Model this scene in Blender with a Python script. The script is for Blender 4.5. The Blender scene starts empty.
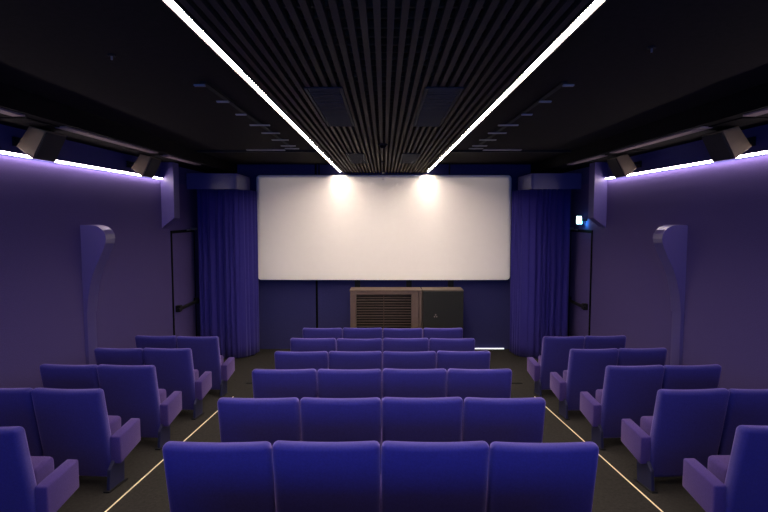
import bpy, bmesh, math, random
from mathutils import Vector, Matrix
random.seed(7)
scene = bpy.context.scene
col = scene.collection

H = 1.689          # camera height over the floor right below it
S = 0.083          # fall of the raked floor towards the screen
def fz(y): return -S * y

# ------------------------------------------------------------------ camera
cam = bpy.data.cameras.new('camera')
cam.sensor_width = 36.0
cam.lens = 36.0 * 550.0 / 768.0
cam.clip_start = 0.05
camo = bpy.data.objects.new('camera', cam)
col.objects.link(camo)
camo.location = (0, 0, H)
camo.rotation_euler = (math.radians(90 - 4.2), 0, 0)
scene.camera = camo

# ------------------------------------------------------------------ world and exposure
w = bpy.data.worlds.new('world'); scene.world = w
w.use_nodes = True
w.node_tree.nodes['Background'].inputs[0].default_value = (0.02, 0.02, 0.05, 1)
w.node_tree.nodes['Background'].inputs[1].default_value = 0.05
vs = scene.view_settings
vs.view_transform = 'Standard'; vs.look = 'None'; vs.gamma = 1.0; vs.exposure = 0.1; vs.use_curve_mapping = False
cy = scene.cycles
cy.use_denoising = True
cy.max_bounces = 8; cy.diffuse_bounces = 6
cy.sample_clamp_indirect = 6.0

CEIL_STRIP = 118.0      # radiance of the ceiling strips
WALL_STRIP = 26.0      # radiance of the wall strips

# unseen blue area light added behind the camera to tint the upper seat backs
def added_area_light(name, x, y, z, tx, ty, tz, power, colr, size, size_y=None, spread=120):
    l = bpy.data.lights.new(name, 'AREA'); l.shape = 'RECTANGLE'
    l.size = size; l.size_y = size_y or size; l.energy = power; l.color = colr; l.spread = math.radians(spread)
    o = bpy.data.objects.new(name, l); col.objects.link(o); o.location = (x, y, z)
    d = Vector((tx, ty, tz)) - Vector((x, y, z))
    o.rotation_euler = d.to_track_quat('-Z', 'Y').to_euler()
    return o
added_area_light('added_blue_light', 0, -1.1, 1.47, 0, 4.5, 0.2, 38, (0.05, 0.22, 1.0), 4.4, 0.55)
# unseen spot added behind the camera, masked to brighten only the screen
pl = bpy.data.lights.new('added_screen_spot', 'SPOT'); pl.energy = 1500; pl.color = (1.0, 0.82, 0.62)
pl.spot_size = math.radians(33); pl.spot_blend = 0.8; pl.shadow_soft_size = 0.03
plo = bpy.data.objects.new('added_screen_spot', pl); col.objects.link(plo)
plo.location = (0, -1.05, H + 0.45)
plo.rotation_euler = (Vector((0, 10.2, H - 0.55)) - plo.location).to_track_quat('-Z', 'Y').to_euler()
pl.use_nodes = True
nt = pl.node_tree; em = nt.nodes['Emission']
tc = nt.nodes.new('ShaderNodeTexCoord'); sep = nt.nodes.new('ShaderNodeSeparateXYZ')
nt.links.new(tc.outputs['Normal'], sep.inputs[0])
def mnode(tree, op, a, b=None, clamp=False):
    n = tree.nodes.new('ShaderNodeMath'); n.operation = op; n.use_clamp = clamp
    for i, v in enumerate((a, b)):
        if v is None: continue
        if isinstance(v, (int, float)): n.inputs[i].default_value = v
        else: tree.links.new(v, n.inputs[i])
    return n.outputs[0]
def gate(u, half, off=0.0):
    sh = mnode(nt, 'ADD', u, off)
    return mnode(nt, 'LESS_THAN', mnode(nt, 'ABSOLUTE', sh), half)
ux = mnode(nt, 'DIVIDE', sep.outputs[0], sep.outputs[2])
uy = mnode(nt, 'DIVIDE', sep.outputs[1], sep.outputs[2])
mask = mnode(nt, 'MULTIPLY', gate(ux, 2.31 / 11.25), gate(uy, 0.94 / 11.31, 0.0285))
nt.links.new(mask, em.inputs['Strength'])
SPOT_Y_SIGN = 1

# ------------------------------------------------------------------ materials
def mat(name, c, rough=0.8, metal=0.0, sheen=0.0, sheen_tint=None, noise=0.0, nscale=60.0, bump=0.0, bscale=300.0, emit=None, estr=0.0, spec=0.5):
    m = bpy.data.materials.new(name); m.use_nodes = True
    t = m.node_tree; b = t.nodes['Principled BSDF']
    b.inputs['Base Color'].default_value = (*c, 1); b.inputs['Roughness'].default_value = rough
    b.inputs['Metallic'].default_value = metal; b.inputs['Specular IOR Level'].default_value = spec
    if sheen:
        b.inputs['Sheen Weight'].default_value = sheen
        b.inputs['Sheen Roughness'].default_value = 0.45
        b.inputs['Sheen Tint'].default_value = (*(sheen_tint or (1, 1, 1)), 1)
    co = t.nodes.new('ShaderNodeTexCoord')
    if noise:
        n = t.nodes.new('ShaderNodeTexNoise'); n.inputs['Scale'].default_value = nscale; n.inputs['Detail'].default_value = 4
        t.links.new(co.outputs['Object'], n.inputs['Vector'])
        mp = t.nodes.new('ShaderNodeMapRange')
        mp.inputs['To Min'].default_value = 1 - noise; mp.inputs['To Max'].default_value = 1 + noise
        t.links.new(n.outputs[0], mp.inputs['Value'])
        mx = t.nodes.new('ShaderNodeVectorMath'); mx.operation = 'SCALE'
        mx.inputs[0].default_value = c
        t.links.new(mp.outputs[0], mx.inputs['Scale']); t.links.new(mx.outputs[0], b.inputs['Base Color'])
    if bump:
        n = t.nodes.new('ShaderNodeTexNoise'); n.inputs['Scale'].default_value = bscale; n.inputs['Detail'].default_value = 2
        t.links.new(co.outputs['Object'], n.inputs['Vector'])
        bp = t.nodes.new('ShaderNodeBump'); bp.inputs['Strength'].default_value = bump; bp.inputs['Distance'].default_value = 0.002
        t.links.new(n.outputs[0], bp.inputs['Height']); t.links.new(bp.outputs[0], b.inputs['Normal'])
    if emit:
        b.inputs['Emission Color'].default_value = (*emit, 1); b.inputs['Emission Strength'].default_value = estr
    return m

M = {
 'seat': mat('seat_velvet', (0.042, 0.038, 0.235), 0.9, sheen=0.75, sheen_tint=(0.62, 0.45, 1.0), noise=0.25, nscale=90, bump=0.4, bscale=420, spec=0.15),
 'arm': mat('arm_velvet', (0.075, 0.046, 0.21), 0.9, sheen=0.35, sheen_tint=(0.7, 0.5, 1.0), noise=0.25, nscale=90, bump=0.4, bscale=420, spec=0.15),
 'wall': mat('wall_fabric', (0.098, 0.074, 0.235), 0.95, noise=0.4, nscale=110, bump=0.4, bscale=260, spec=0.1),
 'wall_dark': mat('upper_wall_paint', (0.07, 0.07, 0.23), 0.95, noise=0.1, nscale=30, spec=0.1),
 'back': mat('screen_wall_paint', (0.05, 0.05, 0.16), 0.95, noise=0.15, nscale=40, spec=0.1),
 'paint': mat('smooth_violet_paint', (0.11, 0.088, 0.28), 0.32, spec=0.6),
 'curtain': mat('curtain_fabric', (0.042, 0.034, 0.24), 0.9, sheen=0.3, sheen_tint=(0.5, 0.45, 1.0), noise=0.12, nscale=60, spec=0.1),
 'valance': mat('valance_panel', (0.11, 0.10, 0.28), 0.25, spec=0.5),
 'carpet': mat('carpet', (0.040, 0.038, 0.035), 1.0, noise=0.5, nscale=45, bump=0.8, bscale=200, spec=0.05),
 'black': mat('black_matt', (0.010, 0.010, 0.011), 0.7, spec=0.25),
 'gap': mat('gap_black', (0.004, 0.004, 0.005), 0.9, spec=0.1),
 'ceil': mat('black_ceiling_panel', (0.018, 0.016, 0.015), 0.95, noise=0.35, nscale=25, spec=0.1),
 'slat': mat('slat_dark', (0.078, 0.053, 0.034), 0.6, noise=0.15, nscale=12, spec=0.07),
 'vent': mat('vent_metal', (0.020, 0.026, 0.036), 0.6, spec=0.08),
 'diff': mat('diffuser_metal', (0.35, 0.33, 0.32), 0.4, spec=0.5),
 'lit_soffit': mat('soffit_lit_tone', (0.30, 0.23, 0.25), 0.8, spec=0.2),
 'screen': mat('screen_vinyl', (0.80, 0.79, 0.78), 0.9, noise=0.02, nscale=8, spec=0.1),
 'cab': mat('brown_cabinet', (0.15, 0.105, 0.085), 0.6, noise=0.15, nscale=14, spec=0.3),
 'cabin': mat('cabinet_inside', (0.02, 0.014, 0.011), 0.8),
 'spk': mat('speaker_case', (0.12, 0.085, 0.05), 0.6, noise=0.1, nscale=40),
 'grille': mat('speaker_grille', (0.02, 0.019, 0.018), 0.8, noise=0.2, nscale=200),
 'subw': mat('subwoofer_cloth', (0.020, 0.021, 0.021), 0.95, noise=0.3, nscale=60),
 'subtop': mat('subwoofer_edge', (0.16, 0.12, 0.095), 0.7),
 'badge': mat('badge_metal', (0.25, 0.2, 0.18), 0.4, metal=0.5),
 'legm': mat('leg_metal', (0.018, 0.020, 0.07), 0.5, spec=0.4),
 'steel': mat('steel', (0.45, 0.45, 0.5), 0.3, metal=0.9),
 'led': mat('led_warm', (0.8, 0.8, 0.8), 0.6, emit=(1.0, 0.83, 0.68), estr=CEIL_STRIP),
 'ledw': mat('led_lilac', (0.8, 0.8, 0.8), 0.6, emit=(1.0, 0.82, 0.80), estr=WALL_STRIP),
 'ledf': mat('led_floor', (0.8, 0.7, 0.5), 0.6, emit=(1.0, 0.72, 0.42), estr=0.38),
 'ledwhite': mat('led_white', (0.8, 0.8, 0.8), 0.6, emit=(0.9, 0.9, 1.0), estr=1.2),
 'exit': mat('exit_face', (0.7, 0.9, 0.9), 0.5, emit=(0.55, 0.95, 1.0), estr=6.0),
 'exitside': mat('exit_side', (0.2, 0.5, 0.6), 0.5, emit=(0.05, 0.55, 0.85), estr=70.0),
}

# ------------------------------------------------------------------ helpers
def finish(bm, name, m, parent=None, loc=None, smooth=False):
    me = bpy.data.meshes.new(name)
    bmesh.ops.recalc_face_normals(bm, faces=bm.faces)
    bm.to_mesh(me); bm.free()
    ms = m if isinstance(m, (list, tuple)) else [m]
    for x in ms: me.materials.append(x)
    if smooth:
        for p in me.polygons: p.use_smooth = True
    o = bpy.data.objects.new(name, me); col.objects.link(o)
    if parent: o.parent = parent
    if loc: o.location = loc
    return o
def box(bm, x0, x1, y0, y1, z0, z1, r=0.0, seg=2, mi=0):
    q = bmesh.new()
    bmesh.ops.create_cube(q, size=1)
    bmesh.ops.scale(q, vec=(x1 - x0, y1 - y0, z1 - z0), verts=q.verts)
    bmesh.ops.translate(q, vec=((x0 + x1) / 2, (y0 + y1) / 2, (z0 + z1) / 2), verts=q.verts)
    if r > 0:
        bmesh.ops.bevel(q, geom=q.edges[:], offset=r, segments=seg, profile=0.5, affect='EDGES')
    for f in q.faces: f.material_index = mi
    merge(bm, q)
def merge(bm, q):
    me = bpy.data.meshes.new('t'); q.to_mesh(me); q.free(); bm.from_mesh(me); bpy.data.meshes.remove(me)
def prism(bm, pts, axis, a, b, r=0.0, seg=2, mi=0):
    """polygon pts extruded along an axis from a to b; pts are (x,z) for axis y, (x,y) for axis z, (y,z) for axis x"""
    q = bmesh.new()
    def P(p, t):
        return {'y': (p[0], t, p[1]), 'z': (p[0], p[1], t), 'x': (t, p[0], p[1])}[axis]
    v0 = [q.verts.new(P(p, a)) for p in pts]; v1 = [q.verts.new(P(p, b)) for p in pts]
    q.faces.new(v0); q.faces.new(v1[::-1])
    n = len(pts)
    for i in range(n): q.faces.new((v0[i], v0[(i + 1) % n], v1[(i + 1) % n], v1[i]))
    bmesh.ops.recalc_face_normals(q, faces=q.faces)
    if r > 0: bmesh.ops.bevel(q, geom=q.edges[:], offset=r, segments=seg, profile=0.5, affect='EDGES')
    for f in q.faces: f.material_index = mi
    merge(bm, q)
def cyl(bm, p0, p1, r, n=16, r2=None):
    q = bmesh.new(); d = Vector(p1) - Vector(p0)
    bmesh.ops.create_cone(q, cap_ends=True, segments=n, radius1=r, radius2=r if r2 is None else r2, depth=d.length)
    rot = d.to_track_quat('Z', 'Y').to_matrix().to_4x4()
    bmesh.ops.transform(q, matrix=Matrix.Translation((Vector(p0) + Vector(p1)) / 2) @ rot, verts=q.verts)
    merge(bm, q)
def empty(name, loc, rz=0.0):
    o = bpy.data.objects.new(name, None); col.objects.link(o); o.location = loc; o.rotation_euler = (0, 0, rz)
    o.empty_display_size = 0.1
    return o
def tag(o, label, cat, group=None):
    o['label'] = label; o['category'] = cat
    if group: o['group'] = group
    return o
def struct(o): o['kind'] = 'structure'; return o
def quick(name, m, boxes, parent=None, r=0.0, loc=None):
    bm = bmesh.new()
    for b in boxes: box(bm, *b, r=r)
    return finish(bm, name, m, parent, loc)

YB, YF = -1.2, 10.4
WX = 3.3
CZ = H + 0.79           # slatted centre
OZ = H + 0.955          # outer ceiling
# ------------------------------------------------------------------ structure
bm = bmesh.new()
prism(bm, [(YB, fz(YB)), (YF + .1, fz(YF + .1)), (YF + .1, fz(YF + .1) - .15), (YB, fz(YB) - .15)], 'x', -WX - .1, WX + .1)
struct(finish(bm, 'floor', M['carpet']))
struct(quick('wall_back', M['wall_dark'], [(-WX, WX, YB - .1, YB, -0.3, OZ + .1)]))
struct(quick('wall_front', M['back'], [(-WX, WX, YF, YF + .1, fz(YF) - .12, OZ + .1)]))
for sgn, nm in ((-1, 'left'), (1, 'right')):
    bm = bmesh.new()
    a, b = sorted((sgn * WX, sgn * (WX + .1)))
    zl = H + 0.515
    box(bm, a, b, YB, YF + .1, fz(YF) - .12, zl, mi=0)
    box(bm, a, b, YB, YF + .1, zl, OZ + .1, mi=1)
    struct(finish(bm, 'wall_' + nm, [M['wall'], M['wall_dark']]))
    # upright flat band behind the sconce
    a, b = sorted((sgn * (WX + .001), sgn * (WX - 0.035)))
    struct(quick('trim_pilaster_' + nm, M['paint'], [(a, b, 5.985, 6.17, fz(6.17) - .02, H - .3)]))

struct(quick('ceiling', M['ceil'], [(-WX, WX, YB, YF + .1, OZ, OZ + .1)]))
# dropped black backing above the slats
struct(quick('ceiling_center', M['gap'], [(-.765, .765, YB, 10.38, CZ + .06, CZ + .075)]))
for sgn, nm in ((-1, 'left'), (1, 'right')):
    a, b = sorted((sgn * 2.75, sgn * WX))
    struct(quick('ceiling_soffit_' + nm, M['gap'], [(a, b, YB, YF, H + .785, OZ)]))
    bm = bmesh.new()  # pale strips stand in for the lit soffit underside, broken beside the speakers
    for y0, y1 in ((-2.9, 4.36), (4.92, 6.90), (7.2, 8.5)):
        a, b = sorted((sgn * 2.80, sgn * 2.90))
        box(bm, a, b, y0, y1, H + .772, H + .785)
    struct(finish(bm, 'soffit_lit_strip_' + nm, M['lit_soffit']))

# slatted ceiling: one continuous field of thin slats with cross battens
bm = bmesh.new()
n = 28
for i in range(n):
    x = -.745 + 1.49 * i / (n - 1)
    box(bm, x - .014, x + .014, YB + .02, 10.38, CZ, CZ + .045)
y = YB + .2
while y < 10.2:
    box(bm, -.76, .76, y - .008, y + .008, CZ + .03, CZ + .06); y += .12
sl = finish(bm, 'ceiling_slats', M['slat']); sl['kind'] = 'structure'

# baseboards and front trims
for sgn, nm in ((-1, 'left'), (1, 'right')):
    bm = bmesh.new(); a, b = sorted((sgn * WX, sgn * (WX - .015)))
    prism(bm, [(YB, fz(YB)), (YF, fz(YF)), (YF, fz(YF) + .08), (YB, fz(YB) + .08)], 'x', a, b)
    struct(finish(bm, 'baseboard_' + nm, M['black']))
struct(quick('trim_1', M['gap'], [(-1.30, -1.26, YF - .012, YF + .01, fz(YF), OZ)]))
bm = bmesh.new()
prism(bm, [(7.40, fz(7.40) + .004), (7.46, fz(7.46) + .004), (7.46, fz(7.46) - .02), (7.40, fz(7.40) - .02)], 'x', -1.9, 1.9)
struct(finish(bm, 'trim_2', M['gap']))

# exit doors, flush in the side walls
for sgn, nm in ((-1, 'door_1'), (1, 'door_2')):
    y0, y1, zt = (8.53, 9.50, H - .278) if sgn < 0 else (8.72, 9.66, H - .278)
    fb = fz(9.05)
    def bx(bm, d0, d1, *r):
        a, b = sorted((sgn * (WX - d0), sgn * (WX - d1))); box(bm, a, b, *r)
    e = empty(nm, (0, 0, 0)); e['kind'] = 'structure'
    bm = bmesh.new(); bx(bm, -.01, .012, y0, y1, fb + .02, zt)
    finish(bm, 'door_leaf', M['wall'], e)
    bm = bmesh.new()
    bx(bm, -.005, .018, y0 - .03, y0, fz(y0), zt + .045); bx(bm, -.005, .018, y1, y1 + .03, fz(y1), zt + .045)
    bx(bm, -.005, .018, y0, y1, zt, zt + .045)
    finish(bm, 'door_frame', M['gap'], e)
    bm = bmesh.new()
    bx(bm, .05, .085, y0 + .03, y1 + .03, H - 1.50, H - 1.45); bx(bm, .0, .085, y0 + .06, y0 + .16, H - 1.52, H - 1.42); bx(bm, .0, .085, y1 - .08, y1 - .02, H - 1.52, H - 1.42)
    bmesh.ops.bevel(bm, geom=bm.edges[:], offset=.008, segments=1, affect='EDGES')
    finish(bm, 'panic_bar', M['black'], e)
    bm = bmesh.new(); bx(bm, 0, .07, y1 - .10, y1 + .0, zt + .03, zt + .07); bx(bm, .055, .07, y1 - .45, y1 - .05, zt + .035, zt + .05)
    finish(bm, 'door_closer', M['steel'], e)

# ------------------------------------------------------------------ screen
sc_y = 10.2
t = empty('projection_screen', (0, sc_y, 0))
tag(t, 'large wide white cinema screen with rounded corners hanging on the end wall', 'screen')
x0, x1, z0, z1, r = -2.352, 2.348, H - 1.198, H + .745, .07
pts = []
for cx_, cz_, a0 in ((x1 - r, z1 - r, 0), (x0 + r, z1 - r, 90), (x0 + r, z0 + r, 180), (x1 - r, z0 + r, 270)):
    for k in range(7):
        a = math.radians(a0 + 15 * k); pts.append((cx_ + r * math.cos(a), cz_ + r * math.sin(a)))
bm = bmesh.new(); prism(bm, pts, 'y', 0.0, .03); finish(bm, 'screen_surface', M['screen'], t)
big = [((p[0]) * 1.006, (p[1] - (z0 + z1) / 2) * 1.012 + (z0 + z1) / 2) for p in pts]
bm = bmesh.new(); prism(bm, big, 'y', .031, .07); finish(bm, 'screen_frame', M['black'], t)
for x in (-1.20, 1.21):
    bm = bmesh.new(); cyl(bm, (x, .05, z1 - .1), (x, .05, OZ), .014, 10); finish(bm, 'hanger_rod', M['black'], t)
for x in (-.50, .47, 1.26):
    quick('support_post', M['black'], [(x - .05, x + .05, .08, .16, fz(sc_y + .12) - .0, z0 + .3)], t)

# ------------------------------------------------------------------ led strips
SY0 = 1.2
WY0 = 2.2
for sgn, nm in ((-1, 'left'), (1, 'right')):
    t = empty('ceiling_light_strip', (sgn * .797, 0, CZ))
    tag(t, f'long white light line in the black ceiling running to the screen, the {nm} one', 'light strip', 'two light lines in the ceiling')
    quick('light_channel', M['black'], [(-.028, -.0175, SY0 - .01, 10.17, 0, .165), (.0175, .028, SY0 - .01, 10.17, 0, .165), (-.0175, .0175, SY0 - .01, 10.17, .022, .165)], t)
    quick('light_diffuser', M['led'], [(-.0172, .0172, SY0, 10.165, 0.009, .0215)], t)
    t = empty('wall_light_strip', (sgn * (WX - .03), 0, H + .54))
    tag(t, f'thin lilac white light line along the top of the {nm} wall behind the speakers', 'light strip', 'two light lines on the side walls')
    bm = bmesh.new()
    a, b = sorted((sgn * -.018, sgn * .028)); box(bm, a, b, WY0 - .01, 8.16, .011, .02)
    a, b = sorted((sgn * .02, sgn * .028)); box(bm, a, b, WY0 - .01, 8.16, -.011, .011)
    finish(bm, 'light_channel', M['wall_dark'], t)
    a, b = sorted((sgn * -.014, sgn * .019))
    quick('light_diffuser', M['ledw'], [(a, b, WY0, 8.15, -.0075, .0105)], t)
    # guide light in the floor
    bm = bmesh.new(); gx = sgn * 1.868
    prism(bm, [(0.4, fz(.4) + .006), (6.68, fz(6.68) + .006), (6.68, fz(6.68) - .02), (.4, fz(.4) - .02)], 'x', gx - .0035, gx + .0035)
    tag(finish(bm, 'floor_light_strip', M['ledf']), f'thin gold guide light line along the {nm} aisle floor', 'light strip', 'two gold guide lines in the aisles')
tag(quick('threshold_light_strip', M['ledwhite'], [(1.69, 2.30, YF - .03, YF, fz(YF) + .004, fz(YF) + .018)]),
    'short white lit strip at the foot of the screen wall, right of the seats', 'light strip')

# ------------------------------------------------------------------ ceiling fittings
def slat_vent(x, y0, y1, label):
    t = empty('ceiling_vent', (x, (y0 + y1) / 2, CZ)); L = (y1 - y0) / 2
    tag(t, label, 'vent', 'vents in the slatted ceiling')
    bm = bmesh.new()
    box(bm, -.12, .12, -L, -L + .02, -.010, -.001); box(bm, -.12, .12, L - .02, L, -.010, -.001)
    box(bm, -.12, -.10, -L + .02, L - .02, -.010, -.001); box(bm, .10, .12, -L + .02, L - .02, -.010, -.001)
    finish(bm, 'vent_frame', M['vent'], t)
    bm = bmesh.new(); k = -L + .04
    while k < L - .03:
        box(bm, -.10, .10, k, k + .026, -.008, -.001); k += .05
    finish(bm, 'vent_louvre', M['vent'], t)
slat_vent(-.375, 3.45, 4.9, 'bluish grey louvred vent in the slatted ceiling, the near left one')
slat_vent(.375, 3.45, 4.9, 'bluish grey louvred vent in the slatted ceiling, the near right one')
slat_vent(-.37, 7.05, 8.35, 'small looking dark vent in the slatted ceiling by the screen, left of centre')
slat_vent(.35, 7.05, 8.35, 'small looking dark vent in the slatted ceiling by the screen, right of centre')

t = empty('smoke_detector', (-.012, 6.15, CZ)); tag(t, 'small dark round detector in the middle of the slatted ceiling', 'detector')
bm = bmesh.new(); cyl(bm, (0, 0, 0), (0, 0, -.018), .055, 24); finish(bm, 'detector_base', M['black'], t)
bm = bmesh.new(); cyl(bm, (0, 0, -.018), (0, 0, -.045), .04, 24, r2=.022); finish(bm, 'detector_head', M['gap'], t)
t = empty('hanging_rod', (-.014, 8.1, CZ)); tag(t, 'thin dark rod hanging from the slatted ceiling above the screen centre', 'rod')
bm = bmesh.new(); cyl(bm, (0, 0, 0), (0, 0, -.016), .03, 16); finish(bm, 'ceiling_rose', M['black'], t)
bm = bmesh.new(); cyl(bm, (0, 0, -.016), (0, 0, -.16), .007, 10); finish(bm, 'rod', M['black'], t)
bm = bmesh.new(); bmesh.ops.create_uvsphere(bm, u_segments=12, v_segments=8, radius=.016); bmesh.ops.translate(bm, vec=(0, 0, -.168), verts=bm.verts)
finish(bm, 'rod_tip', M['steel'], t)

for sgn, nm in ((-1, 'left'), (1, 'right')):
    t = empty('air_diffuser', (sgn * 1.29, 6.0, OZ))
    tag(t, f'row of short metal vent bars on the black ceiling, {nm} of the light lines', 'vent', 'rows of vent bars on the outer ceiling')
    quick('track', M['black'], [(-.02, .02, -2.0, 2.0, -.012, -.001)], t)
    for y, hw in ((4.05, .04), (4.62, .05), (5.2, .05), (5.80, .105), (6.35, .105), (6.92, .105), (7.5, .10), (7.8, .1)):
        off = 0 if hw > .06 else sgn * .04
        quick('vent_bar', M['diff'], [(off - hw, off + hw, y - 6.0 - .018, y - 6.0 + .018, -.024, -.012)], t, r=.003)
    a, b = sorted((sgn * 1.44, sgn * 1.99))
    o = quick('ceiling_bar', M['diff'], [(a, b, 8.02, 8.12, OZ - .012, OZ - .001)])
    tag(o, f'pale flat metal bar across the black ceiling near the screen, {nm} side', 'bar', 'flat bars on the outer ceiling')
    a, b = sorted((sgn * .85, sgn * 2.74))
    struct(quick('trim_ceiling_' + nm, M['black'], [(a, b, 8.13, 8.17, OZ - .03, OZ)]))
for x, y, lb in ((1.52, 3.2, 'tiny metal sprinkler head in the black ceiling right of the right light line'), (-1.62, 3.35, 'tiny metal sprinkler head in the black ceiling left of the left light line')):
    t = empty('sprinkler_head', (x, y, OZ)); tag(t, lb, 'sprinkler')
    bm = bmesh.new(); cyl(bm, (0, 0, 0), (0, 0, -.01), .025, 14); finish(bm, 'sprinkler_plate', M['black'], t)
    bm = bmesh.new(); cyl(bm, (0, 0, -.01), (0, 0, -.03), .006, 10); finish(bm, 'sprinkler_nozzle', M['steel'], t)

# ------------------------------------------------------------------ wall speakers
def speaker(sgn, y, label):
    t = empty('wall_speaker', (0, y, 0)); tag(t, label, 'speaker', 'tilted speakers on the side walls')
    P = [(3.195, .600), (3.055, .491), (2.93, .735), (3.07, .776)]
    C = Vector((sum(p[0] for p in P) / 4, sum(p[1] for p in P) / 4))
    pts = [(sgn * p[0], H + p[1]) for p in P]
    bm = bmesh.new(); prism(bm, pts, 'y', 0, .32, r=.006, seg=2); finish(bm, 'speaker_case', M['spk'], t)
    b, c = Vector(P[1]), Vector(P[2]); d = (c - b).normalized(); nrm = Vector((-d.y, d.x))
    if (b + nrm * .01 - C).length < (b - C).length: nrm = -nrm
    b2, c2 = b + d * .012, c - d * .012
    g = [b2, c2, c2 + nrm * .012, b2 + nrm * .012]
    bm = bmesh.new(); prism(bm, [(sgn * p.x, H + p.y) for p in g], 'y', .012, .308, r=.004, seg=1); finish(bm, 'speaker_grille', M['grille'], t)
    a, e = sorted((sgn * 3.10, sgn * 3.30))
    bm = bmesh.new(); box(bm, a, e, .12, .20, H + .655, H + .685); a, e = sorted((sgn * 3.28, sgn * 3.30)); box(bm, a, e, .11, .21, H + .62, H + .70)
    finish(bm, 'bracket', M['black'], t)
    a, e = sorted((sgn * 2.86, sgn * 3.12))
    quick('soffit_shade_sheet', M['gap'], [(a, e, -.36, .02, H + .776, H + .784), (a, e, .02, .30, H + .776, H + .784)], t)  # black sheets stand in for the shade on the soffit beside the speaker
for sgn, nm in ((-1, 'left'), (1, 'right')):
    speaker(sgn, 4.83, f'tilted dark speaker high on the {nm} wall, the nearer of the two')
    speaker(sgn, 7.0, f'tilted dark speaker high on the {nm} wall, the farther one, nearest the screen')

# wedge boxes at the end of the light strips
for sgn, nm in ((-1, 'left'), (1, 'right')):
    pts = [(sgn * (WX + .0), H + .784), (sgn * (WX), H - .184), (sgn * 3.11, H - .035), (sgn * 3.11, H + .784)]
    bm = bmesh.new(); prism(bm, pts, 'y', 8.18, 8.40)
    tag(finish(bm, 'wall_box', M['paint']), f'violet painted box with slanted underside high on the {nm} wall by the curtain', 'box', 'wedge ended wall boxes')

# curved wall sconces, flat sided with a rounded head tapering down
for sgn, nm in ((-1, 'left'), (1, 'right')):
    prof = [(0, 0)]
    prof += [(.10, 0), (.15, -.004), (.20, -.022), (.24, -.055), (.268, -.10), (.275, -.15), (.266, -.20)]
    prof += [(.240, -.27), (.195, -.37), (.15, -.46), (.11, -.56), (.08, -.68), (.056, -.80), (.0365, -.98), (0, -.98)]
    pts = [(sgn * (WX - p[0]), H - .103 + p[1]) for p in prof]
    bm = bmesh.new(); prism(bm, pts, 'y', 5.98, 6.19)
    tag(finish(bm, 'wall_sconce', M['paint']), f'violet wall bracket with a rounded head tapering downwards, on the {nm} wall', 'wall bracket', 'rounded brackets on the side walls')

# ------------------------------------------------------------------ curtains with their cover panels
for sgn, nm in ((-1, 'left'), (1, 'right')):
    # path of the curtain seen from above
    path = [(3.14, 9.30), (2.62, 9.30), (2.46, 9.38), (2.36, 9.56), (2.345, 10.08)] if sgn < 0 else [(3.14, 9.30), (2.62, 9.30), (2.46, 9.38), (2.38, 9.56), (2.365, 10.08)]
    seg = []; 
    for a, b in zip(path[:-1], path[1:]):
        L = math.dist(a, b); k = max(2, int(L / .012))
        for i in range(k): seg.append((a[0] + (b[0] - a[0]) * i / k, a[1] + (b[1] - a[1]) * i / k, (b[0] - a[0]) / L, (b[1] - a[1]) / L))
    seg.append((*path[-1], *seg[-1][2:]))
    s = 0; ph = 0; rows = []
    nz = 14; zt = H + .44
    q = bmesh.new(); grid = []
    phs = []
    for i, (x, y, dx, dy) in enumerate(seg):
        ph += .012 * 2 * math.pi / (.105 + .035 * math.sin(i * .11 + sgn)); phs.append(ph)
    for j in range(nz + 1):
        f = j / nz; row = []
        for i, (x, y, dx, dy) in enumerate(seg):
            zb = fz(y) + .015; z = zb + (zt - zb) * f
            amp = .030 + .008 * (1 - f)
            edge = min(1, i / 6, (len(seg) - 1 - i) / 3)
            wv = amp * edge * (math.sin(phs[i] + .25 * math.sin(f * 3)) + .3 * math.sin(phs[i] * .47 + 2 * f))
            row.append(q.verts.new((sgn * (x - dy * wv * -1 * 1), y - dx * wv * -1 if dx else y, z)))
        grid.append(row)
    for j in range(nz):
        for i in range(len(seg) - 1):
            q.faces.new((grid[j][i], grid[j][i + 1], grid[j + 1][i + 1], grid[j + 1][i]))
    o = finish(q, 'curtain', M['curtain'], smooth=True)
    md = o.modifiers.new('thickness', 'SOLIDIFY'); md.thickness = .006
    tag(o, f'blue violet pleated floor length curtain hanging {nm} of the screen', 'curtain', 'curtains beside the screen')
    # cover above the curtain: front panel, rounded corner, return towards the screen wall
    xe = 2.45
    outer = [(3.28, 9.20), (xe + .05, 9.20)] + [(xe + .05 - .05 * math.sin(math.radians(a)), 9.25 - .05 * math.cos(math.radians(a))) for a in (15, 30, 45, 60, 75)] + [(xe, 9.25), (xe, 10.12)]
    inner = [(xe + .02, 10.12), (xe + .02, 9.26), (xe + .06, 9.22), (3.28, 9.22)]
    inner = [(xe + .02, 10.12), (xe + .02, 9.25), (xe + .05, 9.22), (3.28, 9.22)]
    # keep the curtain under the panel
    bm = bmesh.new(); prism(bm, [(sgn * p[0], p[1]) for p in outer + inner], 'z', H + .44, H + .70)
    tag(finish(bm, 'curtain_cover', M['valance']), f'smooth rounded cover panel above the {nm} curtain', 'cover panel', 'cover panels above the curtains')

# ------------------------------------------------------------------ exit sign
t = empty('exit_sign', (0, 8.95, H)); tag(t, 'small lit white exit sign sticking out above the right exit door', 'sign')
quick('sign_face', M['exit'], [(3.125, 3.205, -.006, 0, -.135, -.01)], t)
quick('sign_case', M['black'], [(3.12, 3.21, 0, .05, -.14, -.005)], t, r=.004)
quick('sign_arm', M['black'], [(3.21, 3.30, .01, .04, -.09, -.05)], t)
quick('side_lens', M['exitside'], [(3.211, 3.216, .004, .046, -.135, -.092)], t)

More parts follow.
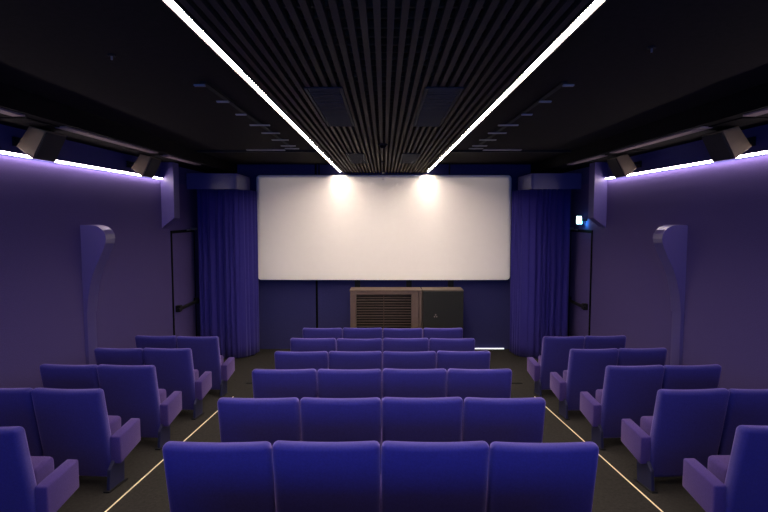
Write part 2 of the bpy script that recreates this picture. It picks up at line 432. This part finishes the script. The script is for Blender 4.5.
# ------------------------------------------------------------------ cabinets below the screen
fl = fz(9.95)
t = empty('louvred_cabinet', (0, 9.75, fl)); tag(t, 'brown cabinet with dark horizontal louvres below the middle of the screen', 'cabinet')
X0, X1, zt = -.605, .678, H - 1.325 - fl
def bxs(nm, m, bs, r=0.0): return quick(nm, m, bs, t, r)
bxs('cabinet_frame', M['cab'], [(X0, X0 + .105, 0, .38, 0, zt - .03), (X1 - .185, X1 - .065, 0, .38, 0, zt - .03), (X0 + .105, X1 - .185, 0, .38, zt - .085, zt - .03), (X0 + .105, X1 - .185, 0, .38, 0, .1)], r=.004)
bxs('cabinet_top', M['cab'], [(X0 - .01, X1, -.01, .39, zt - .03, zt)], r=.008)
bxs('cabinet_side_strip', M['cab'], [(X1 - .058, X1 - .004, -.003, .38, 0, zt - .03)], r=.004)
bxs('cabinet_inside', M['cabin'], [(X0 + .105, X1 - .185, .16, .20, .1, zt - .085)])
bm = bmesh.new(); a, b = X0 + .105, X1 - .185
k = .13
while k < zt - .1:
    prism(bm, [(.006, k + .026), (.010, k + .034), (.085, k + .008), (.085, k)], 'x', a, b); k += .0475
finish(bm, 'louvres', M['cab'], t)
bxs('centre_bar', M['cab'], [((a + b) / 2 - .006, (a + b) / 2 + .006, 0.0, .012, .1, zt - .085)])
t = empty('subwoofer', (0, 9.75, fl)); tag(t, 'black speaker cabinet with a small metal badge, right of the brown cabinet', 'speaker')
X0, X1 = .692, 1.428
quick('subwoofer_case', M['subtop'], [(X0, X1, .03, .40, 0, zt)], t, r=.006)
quick('subwoofer_grille', M['subw'], [(X0 + .008, X1 - .004, 0, .03, .01, zt - .022)], t, r=.006)
bm = bmesh.new()
for a_ in (90, 210, 330):
    u = Vector((math.cos(math.radians(a_)), 0, math.sin(math.radians(a_)))) * .022
    cyl(bm, (.925 + u.x, -.006, zt - .47 + u.z), (.925 + u.x, 0, zt - .47 + u.z), .013, 12)
finish(bm, 'badge', M['badge'], t)

# ------------------------------------------------------------------ seats
BT = .757
def lean(z): return (BT - z) * .205
def back_mesh():
    q = bmesh.new(); box(q, -.275, .275, 0, .085, .05, BT, r=.032, seg=4)
    for k in range(-4, 5):
        bmesh.ops.bisect_plane(q, geom=q.verts[:] + q.edges[:] + q.faces[:], plane_co=(k * .055, 0, 0), plane_no=(1, 0, 0))
    for z in (.2, .32, .44, .56, .68):
        bmesh.ops.bisect_plane(q, geom=q.verts[:] + q.edges[:] + q.faces[:], plane_co=(0, 0, z), plane_no=(0, 0, 1))
    for v in q.verts:
        x, y, z = v.co; u = min(1, abs(x) / .276)
        if z > .6: v.co.z += .011 * u * u * (z - .6) / .17 - .004
        puff = (1 - u ** 4) * math.sin(math.pi * max(0, min(1, (z - .09) / .68)))
        v.co.y += (-.010 if y < .045 else .018) * puff + lean(z)
    return q
def build_seat(kind):
    """kind: arms present on the left / right, and how far out the aisle arm stands"""
    (la, ra) = kind
    r = empty('cinema_seat', (0, 0, 0))
    finish(back_mesh(), 'backrest', M['seat'], r, smooth=True)
    bm = bmesh.new(); box(bm, -.215, .215, .205, .405, .22, .44, r=.03, seg=3)
    finish(bm, 'seat_cushion', M['arm'], r, smooth=True)
    quick('seat_frame', M['black'], [(-.225, .225, .24, .40, .17, .215), (-.21, .21, .28, .33, .06, .17)], r)
    for x in (la, ra):
        if x is None: continue
        w_ = .042
        y0 = .12 if abs(x) > .3 else .205
        if abs(x) < .3: w_ = .036
        q = bmesh.new()
        prism(q, [(y0, .378), (.43, .407), (.43, .222), (y0 + (0 if abs(x) > .3 else .045), .172)], 'x', x - w_, x + w_, r=.012, seg=3)
        finish(q, 'armrest', M['arm'], r, smooth=True)
        q = bmesh.new(); lx = math.copysign(.293, x) if abs(x) > .3 else x
        pf = [(.04, .0 - S * .04), (.06, .15), (.12, .20), (.27, .20), (.25, -S * .25)] if abs(x) > .3 else [(.27, -S * .27), (.28, .20), (.40, .21), (.39, -S * .39)]
        prism(q, pf, 'x', lx - .013, lx + .013, r=.004, seg=1)
        lg = finish(q, 'leg', M['legm'], r)
        p0 = .02 if abs(x) > .3 else .2
        q = bmesh.new(); prism(q, [(p0, -S * p0), (p0 + .26, -S * (p0 + .26)), (p0 + .26, -S * (p0 + .26) + .012), (p0, -S * p0 + .012)], 'x', lx - .024, lx + .024)
        finish(q, 'foot_plate', M['black'], lg)
    return r
def copy_tree(o, parent=None):
    c = o.copy(); col.objects.link(c)
    if parent: c.parent = parent
    for ch in list(o.children): copy_tree(ch, c)
    return c
protos = {}
def place(kind, x, y, sx, label, group, rz=0.0):
    if kind not in protos:
        o = build_seat(kind); protos[kind] = o
    else:
        o = copy_tree(protos[kind])
    o.location = (x, y, fz(y) + random.uniform(-.004, .005))
    o.rotation_euler = (0, 0, rz + random.uniform(-.008, .008))
    o.scale = (sx, 1, 1)
    tag(o, label, 'seat', group)
rown = ['nearest row', 'second row from the camera', 'third row from the camera', 'third row from the screen', 'second row from the screen', 'row nearest the screen']
posn = ['leftmost', 'second from left', 'third from left', 'rightmost']
RY = [2.681, 3.598, 4.565, 5.516, 6.459, 7.465]
for ri, y in enumerate(RY[:6]):
    for k in range(4):
        x = -.017 + (k - 1.5) * .556
        kind = (-.275, .275) if k == 0 else (None, .275)
        place(kind, x, y, 1.0, f'blue cinema seat in the centre block, {rown[ri]}, {posn[k]}', 'seats of the centre block')
# unseen row added to shade the lower front backs, just under the picture's lower edge
for k in range(4):
    place((-.275, .275) if k == 0 else (None, .275), -.017 + (k - 1.5) * .556, 1.74, 1.0, f'unseen seat of the added shading row under the lower edge, {posn[k]}', 'seats of the centre block')
SY = [2.943, 3.828, 4.737, 5.669, 6.633]
srow = ['nearest row', 'second nearest row', 'middle row', 'second row from the screen', 'row nearest the screen']
for sgn, nm in ((-1, 'left'), (1, 'right')):
    for ri, y in enumerate(SY):
        xe = sgn * 2.0 - .02 - (.005 * ri)         # aisle side edge of the backrest
        for k in range(2):
            if ri == 0 and k == 1: continue
            hw = .262
            x = xe + sgn * (hw + k * 2 * hw)
            if k == 0: kind = (-.275, .315) if sgn < 0 else (-.315, .275)
            else: kind = (-.31, None) if sgn < 0 else (None, .31)
            if k == 0: lab = f'blue violet cinema seat on the aisle in the {nm} block, {srow[ri]}'
            else: lab = f'blue violet cinema seat beside the wall in the {nm} block, {srow[ri]}'
            # the side blocks turn a little towards the screen
            rz = sgn * math.radians(3.0)
            place(kind, x, y + (.027 * (k + .5)), .94, lab, f'seats of the {nm} block', rz)
